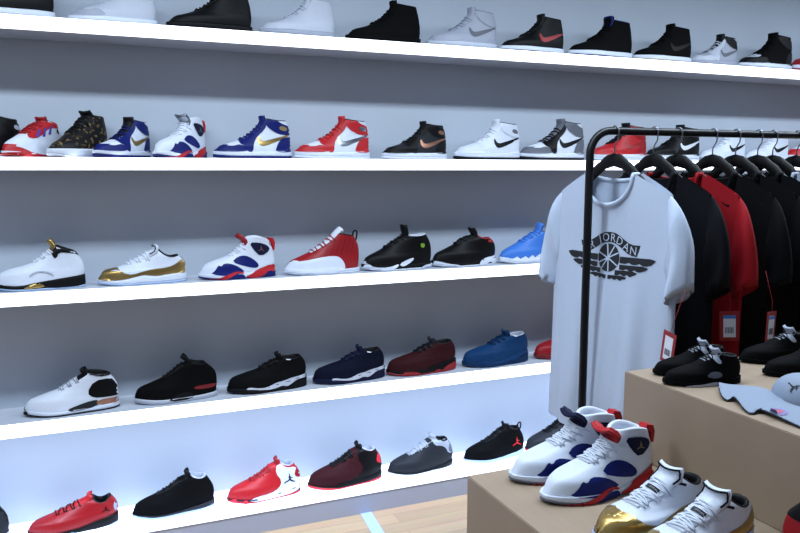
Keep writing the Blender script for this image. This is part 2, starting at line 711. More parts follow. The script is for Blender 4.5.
ARCH['r7'] = dict(
    zm=[(0, .085), (.3, .08), (.55, .075), (.75, .1), (1, .1)],
    inst=[(.02, .14), (.08, .20), (.18, .245), (.32, .295), (.44, .355), (.52, .43)], cf=(.6, .54),
    heel=[(1.0, .2), (.985, .35)], cb=(.93, .50), dip=-.04, tongue=(.49, .565), throat=.36, spring=.03, tw=.085,
    panels=[
        ('side_panel', [(.13, .08), (.19, .13), (.235, .205), (.265, .18), (.31, .225), (.40, .215), (.50, .165), (.58, .09), (.38, .05)], 'p1', 1),
        ('mid_panel', [(.40, .235), (.49, .305), (.58, .32), (.68, .275), (.77, .18), (.73, .135), (.60, .165)], 'p1', 1),
        ('ankle_patch', [(.65, .49), (.77, .49), (.89, .445), (.93, .375), (.79, .29), (.70, .385)], 'p2', 1),
        ('toe_trim', [(.10, .02), (.22, .02), (.34, .07), (.46, .115), (.56, .09), (.56, .07), (.46, .085), (.40, .045), (.30, .0), (.1, .0)], 'p3', 1),
        ('heel_wing', [(.56, .03), (.66, .06), (.72, .115), (.95, .185), (1.03, .15), (1.0, .06), (.9, .1), (.83, .03), (.70, .0)], 'p3', 1),
        ('sole_panel', [(.28, .0), (.40, .055), (.50, .07), (.56, .06), (.58, .0)], 'p1', 1),
        ('heel_clip', [(.76, .0), (.83, .06), (.90, .12), (1.02, .12), (1.03, .0)], 'p1', 1),
        ('heel_pull', [(.91, .44), (.93, .515), (1.02, .505), (1.03, .36), (.985, .34), (.96, .43)], 'p3', 1),
        ('ankle_emblem', jump_poly(.80, .40, .085), 'emblem', 0),
    ])
ARCH['r5'] = dict(
    zm=[(0, .085), (.35, .06), (.5, .09), (.7, .12), (1, .155)],
    inst=[(.02, .16), (.09, .22), (.2, .265), (.34, .30), (.47, .36), (.58, .45)], cf=(.675, .535),
    heel=[(1.005, .22), (.98, .34)], cb=(.91, .45), dip=.0, tongue=(.60, .60), throat=.42,
    panels=[
        ('midsole_panel', [(-.03, .04), (-.02, .09), (.1, .075), (.3, .065), (.45, .095), (.6, .115), (.8, .14), (1.04, .165), (1.04, .02), (.56, .02), (.44, .065), (.3, .035), (.1, .045)], 'blk', 1),
        ('shark_teeth', [(.33, .03), (.36, .05), (.45, .09), (.52, .085), (.57, .035)], 'gold', 1),
        ('collar_panel', [(.62, .56), (.70, .56), (.95, .46), (.97, .40), (.9, .43), (.82, .45), (.73, .46), (.70, .38), (.66, .40)], 'blk', 1),
        ('side_vent', [(.39, .18), (.46, .235), (.58, .235), (.67, .175), (.66, .165), (.57, .22), (.47, .22), (.41, .175)], 'vent', 1),
    ])
ARCH['low11'] = dict(
    zm=[(0, .075), (.2, .06), (.36, .085), (.5, .115), (.62, .085), (.8, .11), (1, .12)],
    inst=[(.02, .13), (.07, .18), (.16, .20), (.25, .225), (.36, .275), (.48, .335), (.58, .405)], cf=(.665, .425),
    heel=[(1.005, .17), (.99, .25)], cb=(.925, .335), dip=.055, tongue=(.625, .465), throat=.30, spring=.03, tw=.088,
    panels=[
        ('mudguard', [(-.03, .065), (-.03, .2), (.10, .23), (.2, .225), (.235, .19), (.30, .145), (.38, .13), (.5, .165), (.62, .185), (.78, .195), (.88, .23), (.95, .295), (1.04, .29), (1.04, .115), (.8, .115), (.64, .095), (.5, .125), (.36, .09), (.2, .065)], 'mud', 1),
        ('heel_strip', [(.945, .29), (.95, .345), (.985, .33), (1.0, .28)], 'lining', 1),
    ])
ARCH['r12'] = dict(
    zm=[(0, .085), (.5, .08), (.75, .06), (1, .065)],
    inst=[(.02, .14), (.09, .19), (.22, .245), (.36, .31), (.48, .385), (.57, .455)], cf=(.66, .55),
    heel=[(1.0, .2), (.99, .36)], cb=(.93, .495), dip=.01, tongue=(.74, .62), throat=.33,
    panels=[
        ('mudguard', [(-.03, .0), (-.03, .165), (.06, .175), (.22, .19), (.36, .215), (.52, .24), (.64, .24), (.70, .22), (.76, .15), (.78, .05), (.6, .0)], 'mud', 1),
    ] + [('stitch_line', [(.50 + .07 * i, .25), (.59 + .065 * i, .45 + .01 * i), (.595 + .065 * i, .45), (.51 + .07 * i, .25)], 'line', 0) for i in range(6)])
ARCH['r14'] = dict(
    zm=[(0, .10), (.2, .08), (.5, .07), (1, .09)],
    inst=[(.02, .16), (.1, .21), (.24, .275), (.38, .36), (.48, .42)], cf=(.61, .48),
    heel=[(1.0, .2), (.985, .36)], cb=(.915, .49), dip=.02, tongue=(.555, .62), throat=.3,
    panels=[
        ('toe_guard', [(-.03, .0), (-.03, .13), (.06, .10), (.12, .055), (.3, .05), (.48, .10), (.40, .02), (.2, .0)], 'flash', 1),
        ('side_flash', [(.46, .09), (.60, .15), (.70, .17), (.66, .11), (.52, .045)], 'flash', 1),
        ('heel_flash', [(.78, .0), (.86, .055), (.97, .06), (1.03, .10), (1.03, .0)], 'flash', 1),
        ('shield_badge', [(.80, .32), (.80, .36), (.84, .365), (.87, .345), (.86, .31), (.83, .295)], 'badge', 1),
    ])
ARCH['low10'] = dict(
    zm=[(0, .10), (.25, .06), (.5, .05), (.7, .09), (1, .11)],
    inst=[(.02, .17), (.1, .215), (.22, .265), (.35, .33), (.46, .40)], cf=(.66, .45),
    heel=[(1.0, .22), (.98, .32)], cb=(.90, .40), dip=.03, tongue=(.575, .54), throat=.34,
    panels=[
        ('foxing', [(-.03, .02), (-.03, .10), (.06, .09), (.16, .06), (.36, .03), (.34, .0), (.1, .0)], 'flash', 1),
        ('heel_midsole', [(.66, .0), (.70, .08), (.80, .12), (.93, .13), (1.03, .17), (1.03, .0), (.92, .02), (.86, .055), (.8, .02)], 'flash', 1),
        ('heel_tab', [(.82, .34), (.84, .405), (.94, .41), (.96, .33)], 'tab', 1),
    ])
ARCH['r9'] = dict(
    zm=[(0, .10), (.25, .07), (.5, .075), (1, .11)],
    inst=[(.02, .16), (.1, .21), (.24, .275), (.38, .35), (.52, .43)], cf=(.66, .5),
    heel=[(1.0, .2), (.985, .34)], cb=(.92, .46), dip=.02, tongue=(.68, .62), throat=.34,
    panels=[
        ('scalloped_foxing', [(-.03, .05), (-.02, .12), (.08, .09), (.16, .08), (.22, .115), (.27, .075), (.35, .12), (.40, .08), (.48, .13), (.53, .085), (.62, .14), (.7, .09), (.8, .15), (1.03, .14), (1.03, .03), (.4, .02), (.1, .03)], 'flash', 0),
    ])
ARCH['r17'] = dict(
    zm=[(0, .09), (.3, .065), (.6, .06), (1, .08)],
    inst=[(.006, .15), (.06, .20), (.2, .25), (.38, .315), (.52, .41)], cf=(.65, .50),
    heel=[(1.0, .2), (.985, .33)], cb=(.91, .455), dip=.0, tongue=(.60, .535), throat=.36, laces=6,
    panels=[
        ('heel_block', [(.66, .25), (.745, .40), (.92, .41), (.975, .33), (1.04, .16), (.85, .17), (.73, .18)], 'blk', 1),
        ('shank', [(.44, .075), (.56, .115), (.70, .15), (.78, .15), (.78, .07), (.5, .04)], 'shk', 1),
        ('heel_plate', [(.76, .08), (.76, .15), (1.04, .145), (1.04, .075)], 'brz', 1),
        ('toe_bumper', [(-.03, .07), (-.03, .13), (.03, .09), (.05, .06), (.02, .05)], 'blk', 1),
        ('collar_trim', [(.62, .525), (.66, .53), (.93, .47), (.93, .435), (.8, .455), (.67, .49)], 'blk', 1),
    ])
ARCH['mid'] = dict(
    zm=[(0, .09), (.3, .065), (.6, .06), (1, .075)],
    inst=[(.004, .165), (.05, .215), (.18, .268), (.34, .335), (.46, .42), (.55, .50)], cf=(.66, .54),
    heel=[(1.005, .2), (.985, .36)], cb=(.87, .50), dip=.02, tongue=(.565, .60), throat=.33,
    panels=[
        ('shank', [(.38, .03), (.44, .10), (.6, .14), (.7, .10), (.68, .03)], 'shk', 1),
        ('heel_stripe', [(.70, .15), (.71, .20), (.94, .20), (1.0, .19), (1.0, .14)], 'stripe', 1),
        ('heel_logo', jump_poly(.86, .27, .16), 'emblem', 0),
    ])
SCALLOP = [(.19, .075), (.24, .10), (.32, .085), (.42, .075), (.50, .09), (.58, .125), (.68, .135), (.78, .165), (.9, .175), (1.03, .19),
           (1.03, .14), (.95, .135), (.85, .13), (.78, .08), (.72, .05), (.66, .075), (.58, .05), (.48, .04), (.38, .055), (.28, .06)]
ARCH['horizon'] = dict(
    zm=[(0, .085), (.3, .085), (.5, .085), (.7, .12), (1, .17)],
    inst=[(.004, .155), (.05, .205), (.18, .245), (.36, .30), (.5, .375)], cf=(.66, .445),
    heel=[(1.005, .24), (.99, .36)], cb=(.935, .45), dip=.02, tongue=(.60, .50), throat=.40,
    panels=[
        ('midsole_wave', SCALLOP, 'wave', 1),
        ('sole_pods', [(.14, .0), (.17, .07), (.26, .07), (.36, .06), (.44, .0)], 'pods', 1),
        ('heel_pod', [(.60, .0), (.64, .05), (.70, .055), (.75, .03), (.80, .08), (.90, .12), (1.03, .13), (1.03, .0)], 'pods', 1),
        ('collar_logo', [(.73, .42), (.755, .445), (.79, .44), (.77, .415)], 'tab', 0),
    ])
ARCH['runlow'] = dict(
    zm=[(0, .07), (.3, .055), (.55, .065), (.8, .12), (1, .15)],
    inst=[(.004, .13), (.05, .17), (.18, .22), (.36, .285), (.5, .35), (.6, .41)], cf=(.70, .435),
    heel=[(1.01, .22), (.99, .32)], cb=(.935, .41), dip=.075, tongue=(.665, .465), throat=.28, laces=7,
    panels=[
        ('heel_clip', [(.95, .25), (.97, .33), (1.04, .33), (1.04, .16), (.985, .17)], 'clip', 1),
        ('heel_midsole', [(.45, .01), (.6, .055), (.75, .11), (1.04, .16), (1.04, .05), (.85, .0)], 'wave', 1),
        ('side_logo', jump_poly(.865, .25, .095), 'emblem', 0),
    ])
ARCH['runmid'] = dict(
    zm=[(0, .075), (.3, .06), (.55, .065), (.8, .095), (1, .12)],
    inst=[(.004, .15), (.05, .205), (.18, .262), (.36, .34), (.5, .435), (.58, .51)], cf=(.70, .545),
    heel=[(1.01, .2), (.99, .34)], cb=(.91, .50), dip=.03, tongue=(.64, .585), throat=.3, laces=6, out=.034,
    panels=[
        ('heel_panel', [(.24, .03), (.36, .10), (.55, .10), (.68, .16), (.72, .27), (.64, .40), (.66, .52), (.72, .53), (.78, .47), (.93, .44), (1.02, .30), (1.04, .10), (.9, .04), (.6, .02)], 'heelp', 1),
        ('heel_wing', [(.90, .30), (.93, .42), (.97, .41), (1.03, .3), (.99, .24)], 'wing', 1),
        ('toe_stripe', [(.02, .03), (.06, .085), (.10, .085), (.11, .02)], 'toes', 1),
        ('toe_stripe', [(.16, .02), (.2, .07), (.24, .06), (.24, .0)], 'toes', 1),
        ('side_logo', jump_poly(.83, .275, .17), 'emblem', 0),
    ])
ARCH['foam'] = dict(
    zm=[(0, .12), (.3, .125), (.7, .13), (1, .13)],
    inst=[(.02, .16), (.08, .19), (.2, .25), (.34, .36), (.46, .45), (.55, .56)], cf=(.68, .62),
    heel=[(1.01, .26), (1.0, .42)], cb=(.94, .60), dip=.0, tongue=(.60, .66), throat=.33, tw=.085,
    panels=[('sole_scoop', [(.66, .1), (.72, .2), (.8, .24), (.84, .15), (.84, .09)], 'flash', 1)])
ARCH['r10'] = dict(
    zm=[(0, .085), (.3, .06), (.6, .05), (1, .06)],
    inst=[(.015, .16), (.08, .215), (.2, .28), (.34, .36), (.48, .46)], cf=(.70, .56),
    heel=[(1.0, .22), (.985, .36)], cb=(.93, .50), dip=.0, tongue=(.64, .60), throat=.32,
    panels=[
        ('foxing', [(-.03, .02), (-.03, .14), (.05, .165), (.16, .135), (.3, .06), (.5, .04), (.8, .035), (1.03, .06), (1.03, .0), (.2, .0)], 'red', 1),
        ('eyestay', [(.28, .29), (.45, .43), (.60, .56), (.72, .575), (.97, .50), (.97, .43), (.78, .46), (.66, .42), (.55, .33), (.40, .27)], 'red', 1),
        ('stripe', [(.42, .30), (.52, .42), (.55, .41), (.47, .29)], 'p', 0), ('stripe', [(.54, .31), (.62, .45), (.65, .44), (.59, .31)], 'p', 0),
        ('stripe', [(.66, .35), (.72, .48), (.75, .47), (.71, .35)], 'p', 0),
        ('heel_patch', [(.85, .38), (.86, .45), (.97, .43), (.97, .36)], 'blk', 1),
    ])
ARCH['retro'] = dict(
    zm=[(0, .09), (.3, .075), (.6, .085), (1, .12)],
    inst=[(.015, .16), (.08, .21), (.2, .26), (.34, .31), (.47, .39)], cf=(.68, .50),
    heel=[(1.0, .22), (.985, .35)], cb=(.93, .46), dip=.02, tongue=(.60, .57), throat=.50, laces=3, tw=.085,
    panels=[
        ('heel_midsole', [(.18, .0), (.26, .035), (.45, .045), (.60, .07), (.66, .05), (.62, .0)], 'flash', 1),
        ('collar_wing', [(.57, .50), (.60, .40), (.66, .34), (.70, .36), (.66, .44), (.65, .52)], 'wing', 1),
        ('side_net', [(.46, .17), (.56, .235), (.68, .215), (.70, .14), (.58, .12)], 'net', 1),
    ])


def aj(up, toe=None, eye=None, heel=None, ankle=None, logo=None, mid='white', out='white', lining='black', lace=None, tongue=None, patch=None):
    return dict(up=up, toe=toe, eye=eye, heelc=heel, ankle=ankle, logo=logo, mid=mid, out=out, lining=lining, lace=lace or eye or up, tongue=tongue or eye or up, patch=patch)


# ------------------------------------------------------------------ the room and shelves
D, SD, HS, TH = 2.75, .215, .4485, .042
YW = D + SD
X0, X1 = -1.3, 5.2
WALLC = '#b0b8c4'
st = lambda o: tag(o, kind='structure')
floor = st(box('floor', -3.0, 7.0, -2.5, YW + .3, -.06, 0, mat('#b8997a', .45, 0, 'floor')))
wall = st(box('wall_back', X0 - 1.7, 7.0, YW, YW + .12, 0, 3.4, mat(WALLC, .6, 0, 'wall')))
shelf_m = mat('#b3b8c4', .4, 0, 'wall')
strip_m = mat('#eef3ff', .4, 0, 'strip', emit=2.6)
names = ['topmost white wall shelf with a glowing front edge, above eye level', 'second white wall shelf from the top, glowing edge seen level',
         'middle white wall shelf with glowing edge, third from the top', 'fourth white wall shelf from the top, above the brightly lit bottom bay']
ZB = [HC + HS, HC, HC - HS, HC - 2 * HS]
ZT = [z + TH for z in ZB]
for zb_, lb in zip(ZB, names):
    r_ = tag(empty('wall_shelf', ((X0 + X1) / 2, YW, zb_)), lb, 'shelf', 'lit shoe shelves on the back wall')
    hw = (X1 - X0) / 2
    box('shelf_board', -hw, hw, -SD + .018, 0, 0, TH, shelf_m, r_)
    box('light_strip', -hw, hw, -SD, -SD + .018, .0, TH, strip_m, r_)['label'] = 'glowing white front edge'
ZT.append(HC - 1.294)
r_ = tag(empty('wall_shelf', ((X0 + X1) / 2, YW, 0)), 'low white plinth shelf on the floor, its top a glowing lightbox', 'shelf', 'lit shoe shelves on the back wall')
box('plinth_board', -(X1 - X0) / 2, (X1 - X0) / 2, -SD, 0, ZT[4] - .02, ZT[4], mat('#dfe9ff', .35, 0, 'lightbox', emit=1.9), r_)  # top board is a lightbox, so it emits its own light
box('kick_board', -(X1 - X0) / 2, (X1 - X0) / 2, -SD + .003, -.01, 0, ZT[4] - .02, mat('#a2a5b4', .5, 0, 'wall'), r_)

# pale curved court line on the floor
a0, a1, b0, b1 = on_z(360, 513.5, .0), on_z(371, 511.5, 0), on_z(369, 533, 0), on_z(382, 533, 0)
dirv = (b0 - a0).normalized()
v, f = [], []
for i in range(15):
    t = i / 14
    off = .035 * sin(pi * min(1, t * 2)) if t < .5 else 0
    P0 = a0 + dirv * (1.1 * t)
    P1 = a1 + (b1 - a1).normalized() * (1.1 * t)
    bow = Vector((.05 * (t - .35 * t * t) * 1.2 - .02 * t * t, 0, 0))
    v += [P0 + bow + Vector((0, 0, .0015)), P1 + bow + Vector((0, 0, .0015))]
for i in range(14):
    f.append((2 * i, 2 * i + 1, 2 * i + 3, 2 * i + 2))
st(mesh('trim_1', v, f, None, mat('#9fb0d8', .45, 0, 'plain')))

# ------------------------------------------------------------------ display blocks
ZL, ZH = HC - .72, HC - .512
wood = mat('#94806c', .5, 0, 'wood')
low = tag(empty('display_table', (1.9, .8, 0)), 'low pale wooden display block with white sneakers on top', 'display table')
box('table_body', .804 - 1.9, 3.2 - 1.9, -.6 - .8, 1.51 - .8, 0, ZL, wood, low, .002)
tall = tag(empty('display_table', (2.2, .8, ZL)), 'taller pale wooden display block holding black sneakers and a cap', 'display table')
box('table_body', 1.254 - 2.2, 3.1 - 2.2, -.55 - .8, 1.507 - .8, 0, ZH - ZL, wood, tall, .002)

# ------------------------------------------------------------------ sneakers on the wall
YS = D + .098
G = ['sneakers on the topmost shelf', 'sneakers on the second shelf', 'sneakers on the middle shelf', 'sneakers on the fourth shelf', 'sneakers on the bottom shelf']


def wall_shoe(row, x0, x1, arch, col, label, yaw=0, kind='high_top_sneaker', length=None, knit=None, dy=0., extra=None):
    z = ZT[row]
    Y = YS + dy
    xa, xb = x_at(x0, Y, z + .05), x_at(x1, Y, z + .05)
    a = radians(yaw)
    L = (xb - xa) / (cos(a) + .28 * abs(sin(a)))
    L = L * .985 if abs(yaw) < 13 else .262
    if length:
        L = length
        if x0 <= 0:
            xa = xb - L
        else:
            xb = xa + L
    r0 = tag(empty(kind, ((xa + xb) / 2, Y, z), a), label, 'sneaker', G[row])
    col = dict(col)
    col['hz'] = col.get('hz', 1.0) * (1, 1, .96, .9, .87)[row]
    build_shoe(r0, arch, col, L, 1, extra)
    return r0


B, W, K = 'black', 'white', 'matte'
hs, ls = 'high_top_sneaker', 'low_top_sneaker'
# top shelf
wall_shoe(0, 0, 54, 'aj', aj('black', lace='black'), 'glossy black high-top sneaker at the far left of the topmost shelf, cut by the frame', length=.31)
ARCHW = aj('offwhite', lining='palegrey', lace='offwhite')
wall_shoe(0, 68, 157, 'aj', aj('offwhite', toe='palegrey', lining='palegrey'), 'all white high-top sneaker on topmost shelf, left of an all black one')
wall_shoe(0, 166, 252, 'aj', aj('black', mid='black', out='black'), 'shiny all black high-top sneaker on topmost shelf between two white ones')
wall_shoe(0, 259, 335, 'aj', aj('offwhite', toe='offwhite', mid='palegrey', out='palegrey', lining='palegrey'), 'pale grey-white high-top sneaker on topmost shelf, left of the matte black one')
wall_shoe(0, 346, 420, 'aj', aj('matte', mid='matte', out='matte'), 'matte black high-top sneaker with black sole on topmost shelf')
wall_shoe(0, 427, 496, 'aj', aj('palegrey', toe='palegrey', logo='grey', mid='offwhite', out='offwhite', lining='grey', ankle='palegrey'), 'light grey high-top sneaker with dark grey side logo on topmost shelf')
wall_shoe(0, 500, 563, 'aj', aj('black', logo='red', mid='white', out='black'), 'black high-top sneaker with red side logo and white midsole, topmost shelf')
wall_shoe(0, 568, 631, 'aj', dict(aj('matte', mid='white', out='royal', lining='royal'), trim='royal'), 'black high-top sneaker with blue-edged tongue and blue outsole, topmost shelf')
wall_shoe(0, 633, 690, 'aj', aj('matte', mid='white', out='gum', logo='black'), 'black high-top sneaker with white midsole and gum outsole, topmost shelf')
wall_shoe(0, 690, 736, 'aj', aj('palegrey', toe='offwhite', ankle='black', logo='grey', mid='palegrey', out='palegrey', eye='offwhite', tongue='black'), 'pale grey high-top sneaker with black collar on topmost shelf')
wall_shoe(0, 739, 790, 'aj', aj('matte', toe='black', eye='matte', heel='black', ankle='black', mid='white', out='palegrey'), 'black high-top sneaker with white toe box, near the right end of topmost shelf', extra=[('toe_box', [(.08, .175), (.2, .165), (.29, .19), (.30, .25), (.18, .205)], 'offwhite', 1)])
wall_shoe(0, 792, 850, 'aj', aj('white', toe='red', heel='red', ankle='white', eye='white', mid='white', out='red'), 'white and red high-top sneaker cut by the right edge, topmost shelf')
# second shelf
wall_shoe(1, -42, 15, 'aj', aj('black', toe='black', ankle='black', patch='offwhite', eye='black', heel='black', mid='black', out='white'), 'black and white sneaker at the far left of second shelf, cut by the frame', yaw=46)
wall_shoe(1, 7, 57, 'r10', dict(up=W, mid='white', out='brightred', lining='black', tongue='red', lace='red', red='brightred', p='purple', blk='black', hz=.86), 'white sneaker with red toe, red tongue and purple stripes on second shelf', yaw=54)
wall_shoe(1, 49, 107, 'foam', dict(up='camo', mid='white', out='white', lining='black', tongue='black', lace='black', flash='white', hz=.9), 'black and gold patterned high-top sneaker with white sole on second shelf', yaw=47)
wall_shoe(1, 93, 151, 'aj', aj('white', toe='royal', eye='royal', heel='royal', ankle='royal', logo='gold', mid='white', out='royal', tongue='black', lace='royal'), 'royal blue and white high-top turned toward the viewer, beside the gold patterned sneaker', yaw=45)
wall_shoe(1, 151, 209, 'r7', dict(up=W, mid=W, out='royal', lining='white', tongue=W, ttop='silver', tab3d='brightred', lace=W, p1='royal', p2='navy', p3='brightred', emblem='grey'), 'white sneaker with blue panels and silver tongue on second shelf', yaw=43)
wall_shoe(1, 213, 291, 'aj', aj('white', toe='royal', eye='royal', heel='royal', ankle='royal', logo='gold', mid='white', out='royal', patch='goldprint', lace='royal'), 'royal blue and white high-top shown in full profile with gold side logo')
wall_shoe(1, 294, 369, 'aj', aj('white', toe='brightred', eye='brightred', heel='brightred', ankle='brightred', logo='silver', mid='white', out='white', patch='silver', lace='brightred'), 'red and white high-top sneaker with silver side logo on second shelf')
wall_shoe(1, 382, 446, 'aj', aj('darkgrey', toe='black', eye='black', heel='black', ankle='black', logo='bronze', mid='white', out='white', patch='bronze'), 'black high-top sneaker with bronze side logo and white sole on second shelf')
wall_shoe(1, 454, 519, 'aj', aj('white', toe='white', eye='white', heel='white', ankle='white', logo='black', mid='white', out='black', patch='grey'), 'white high-top sneaker with black side logo and black outsole, left of grey one')
wall_shoe(1, 519, 583, 'aj', aj('white', toe='grey', eye='black', heel='grey', ankle='grey', logo='black', mid='white', out='black', tongue='grey', lace='black'), 'grey, white and black high-top sneaker just left of the clothes rail')
wall_shoe(1, 589, 645, 'aj', aj('brightred', toe='brightred', eye='brightred', heel='red', ankle='red', mid='white', out='white', logo='red', tongue='black', lace='black'), 'all red high-top sneaker behind the rounded end of the clothes rail')
wall_shoe(1, 646, 698, 'aj', aj('black', toe='black', eye='black', heel='black', ankle='black', logo='white', mid='white', out='white'), 'black high-top sneaker with white side logo, seen behind the clothes rail')
wall_shoe(1, 700, 744, 'aj', aj('white', toe='white', eye='white', logo='black', mid='white', out='palegrey', lining='white'), 'white high-top sneaker with black side logo behind rail, beside the black one')
wall_shoe(1, 746, 787, 'aj', aj('white', toe='white', eye='white', logo='black', mid='white', out='palegrey', lining='palegrey'), 'white high-top sneaker with black side logo behind rail, beside the red one at right edge')
wall_shoe(1, 787, 838, 'aj', aj('white', toe='brightred', eye='brightred', heel='brightred', ankle='brightred', mid='white', out='white'), 'red-toed sneaker at the right edge of the frame on second shelf')
# middle shelf
wall_shoe(2, -8, 85, 'r5', dict(up=W, mid='black', out='ice', lining='black', tongue=W, ttop='gold', lace=W, blk='black', gold='gold', vent='palegrey'), 'white high-top sneaker with black collar, gold tongue and icy blue sole')
wall_shoe(2, 97, 186, 'low11', dict(up=W, mid='white', out='ice', lining='black', tongue=W, lace=W, mud='gold', trim='black'), 'white low-top sneaker with metallic gold mudguard on middle shelf', kind=ls)
wall_shoe(2, 198, 275, 'r7', dict(up=W, mid=W, out='royal', lining='white', tongue=W, ttop='red', tab3d='brightred', lace=W, p1='royal', p2='navy', p3='brightred', emblem='bronze'), 'white sneaker with blue side panels and red heel wing on middle shelf')
wall_shoe(2, 284, 359, 'r12', dict(up='red', mid=W, out='white', lining='black', tongue='white', lace='red', mud='white', line='deepred', loop='black'), 'red high-top sneaker with white mudguard and white tongue on middle shelf')
wall_shoe(2, 362, 431, 'r14', dict(up='black', mid='black', out='white', lining='offwhite', tongue='black', lace='black', flash='white', badge='green'), 'black sneaker with white sole flashes and small green badge on middle shelf')
wall_shoe(2, 432, 495, 'low10', dict(up='black', mid='black', out='white', lining='red', tongue='black', lace='darkgrey', flash='white', tab='red'), 'black low-top sneaker with red lining and white sole on middle shelf', kind=ls)
wall_shoe(2, 499, 556, 'r9', dict(up='sky', mid='white', out='white', lining='royal', tongue='sky', lace='sky', flash='white'), 'sky blue sneaker with white sole, partly behind the white T-shirt')
# fourth shelf
wall_shoe(3, 23, 119, 'r17', dict(up=W, mid='white', out='darkgrey', lining='black', tongue=W, ttop='black', lace='palegrey', blk='black', shk='darkgrey', brz='bronze'), 'white sneaker with black heel block and bronze heel plate on fourth shelf')
wall_shoe(3, 134, 217, 'mid', dict(up='matte', mid='offwhite', out='palegrey', lining='black', tongue='black', lace='black', shk='black', stripe='deepred'), 'black high-top sneaker with red heel stripe on fourth shelf')
wall_shoe(3, 227, 306, 'horizon', dict(up='blackknit', mid='black', out='black', lining='black', tongue='black', wave='offwhite', pods='black', tab='white', lace='black'), 'black woven sneaker with white wavy midsole on fourth shelf')
wall_shoe(3, 313, 384, 'horizon', dict(up='navyknit', mid='navy', out='navy', lining='black', tongue='navy', wave='offwhite', pods='navy', tab='white', lace='navy'), 'navy woven sneaker with white wavy midsole on fourth shelf')
wall_shoe(3, 387, 455, 'horizon', dict(up='darkred', mid='black', out='red', lining='black', tongue='darkgrey', wave='black', pods='red', tab=None, lace='black'), 'dark red woven sneaker with red sole on fourth shelf')
wall_shoe(3, 463, 527, 'horizon', dict(up='cobalt', mid='cobaltsole', out='cobaltsole', lining='palegrey', tongue='cobaltsole', wave='cobalt', pods='cobaltsole', tab='white', lace='cobaltsole'), 'all blue woven sneaker with grey lining on fourth shelf')
wall_shoe(3, 535, 592, 'horizon', dict(up='red', mid='deepred', out='deepred', lining='black', tongue='red', wave='red', pods='deepred', tab=None, lace='red'), 'red sneaker on fourth shelf, mostly behind the white T-shirt')
# bottom shelf
wall_shoe(4, -95, 9, 'runmid', dict(up='black', mid='white', out='white', lining='black', tongue='black', lace='black', heelp='darkgrey'), 'black sneaker with white sole cut by the left edge, bottom shelf')
wall_shoe(4, 27, 118, 'runlow', dict(up='red', mid='black', out='ice', lining='black', tongue='brightred', lace='black', wave='black', clip='palegrey', emblem='black'), 'red low-top sneaker with black laces and black collar on bottom shelf', kind=ls)
wall_shoe(4, 132, 214, 'runmid', dict(up='matte', mid='darkgrey', out='ice', lining='palegrey', tongue='black', lace='black'), 'all black high-top sneaker on bottom shelf, left of the red and white one')
wall_shoe(4, 227, 300, 'runmid', dict(up='brightred', mid='navy', out='brightred', lining='palegrey', tongue='red', lace='brightred', heelp='white', wing='red', toes='coral', emblem='navy'), 'red sneaker with white heel panel and dark leaping-figure logo on bottom shelf')
wall_shoe(4, 308, 381, 'runmid', dict(up='darkred', mid='black', out='coral', lining='palegrey', tongue='black', lace='black', heelp='black', wing='coral'), 'dark red and black sneaker with thin red outsole on bottom shelf')
wall_shoe(4, 388, 452, 'runmid', dict(up='darkgrey', mid='black', out='white', lining='black', tongue='palegrey', lace='palegrey', wing='grey'), 'dark grey sneaker with pale grey collar and laces on bottom shelf',
          extra=[('collar_panel', [(.64, .53), (.70, .57), (.92, .51), (1.0, .38), (1.01, .24), (.90, .26), (.86, .36), (.78, .42), (.68, .43)], 'palegrey', 1)])
wall_shoe(4, 464, 523, 'runmid', dict(up='matte', mid='ice', out='offwhite', lining='black', tongue='black', lace='black', loop='black', emblem='coral'), 'black sneaker with red heel logo and tall pull loop on bottom shelf')
wall_shoe(4, 526, 584, 'runmid', dict(up='darkgrey', mid='black', out='coral', lining='black', tongue='black', lace='black'), 'black sneaker with coral outsole behind the white T-shirt hem, bottom shelf')

# ------------------------------------------------------------------ sneakers on the blocks


def table_shoe(px, py, z, yaw, L, arch, col, label, group, kind=hs, extra=None):
    p = Vector((px, py, z))
    r0 = tag(empty(kind, (p.x, p.y, z), radians(yaw)), label, 'sneaker', group)
    return build_shoe(r0, arch, col, L, 2, extra)


r7c = dict(hz=.84, tlabel=True, tab3d='brightred', up=W, mid=W, out='grey', lining='white', tongue='white', lace=W, p1='royal', p2='navy', p3='brightred', emblem='goldprint')
c1 = dict(r7c)
c1['tongue'] = 'white'
c1['trim'] = c1['ttop'] = 'brightred'
c2 = dict(r7c)
c2['tongue'] = 'white'
c2['trim'] = c2['ttop'] = 'navy'
T11 = [('collar_cord', [(.60, .375), (.70, .335), (.71, .35), (.61, .39)], 'black', 0)]
table_shoe(1.040, 1.324, ZL, 3, .302, 'r7', c1, 'front white high-top of the blue and red paneled pair on low block, red tongue', 'pair of white sneakers with blue and red panels')
table_shoe(1.034, 1.439, ZL, 0, .302, 'r7', c2, 'rear white high-top of the blue and red paneled pair, navy tongue, half hidden', 'pair of white sneakers with blue and red panels')
l11 = dict(hz=.86, trim='black', up=W, mid='ice', out='ice', lining='black', tongue=W, lace=W, mud='gold', strap=True)
table_shoe(1.030, 1.138, ZL, 6, .295, 'low11', l11, 'white low-top with gold toe next to the high-top pair, left of its mate', 'pair of white and gold low-top sneakers', ls, extra=T11)
table_shoe(1.037, 1.022, ZL, 6, .295, 'low11', l11, 'white low-top with gold toe at bottom edge of frame, right of its mate', 'pair of white and gold low-top sneakers', ls, extra=T11)
table_shoe(1.15, .785, ZL, 90, .28, 'mid', dict(up='red', mid='white', out='white', lining='black', tongue='black', lace='black'), 'red high-top sneaker with black collar in the bottom right corner', 'red sneaker on the low block',
           extra=[('collar_panel', [(.60, .60), (.66, .42), (.80, .40), (1.0, .38), (1.03, .52), (.9, .56)], 'black', 1)])
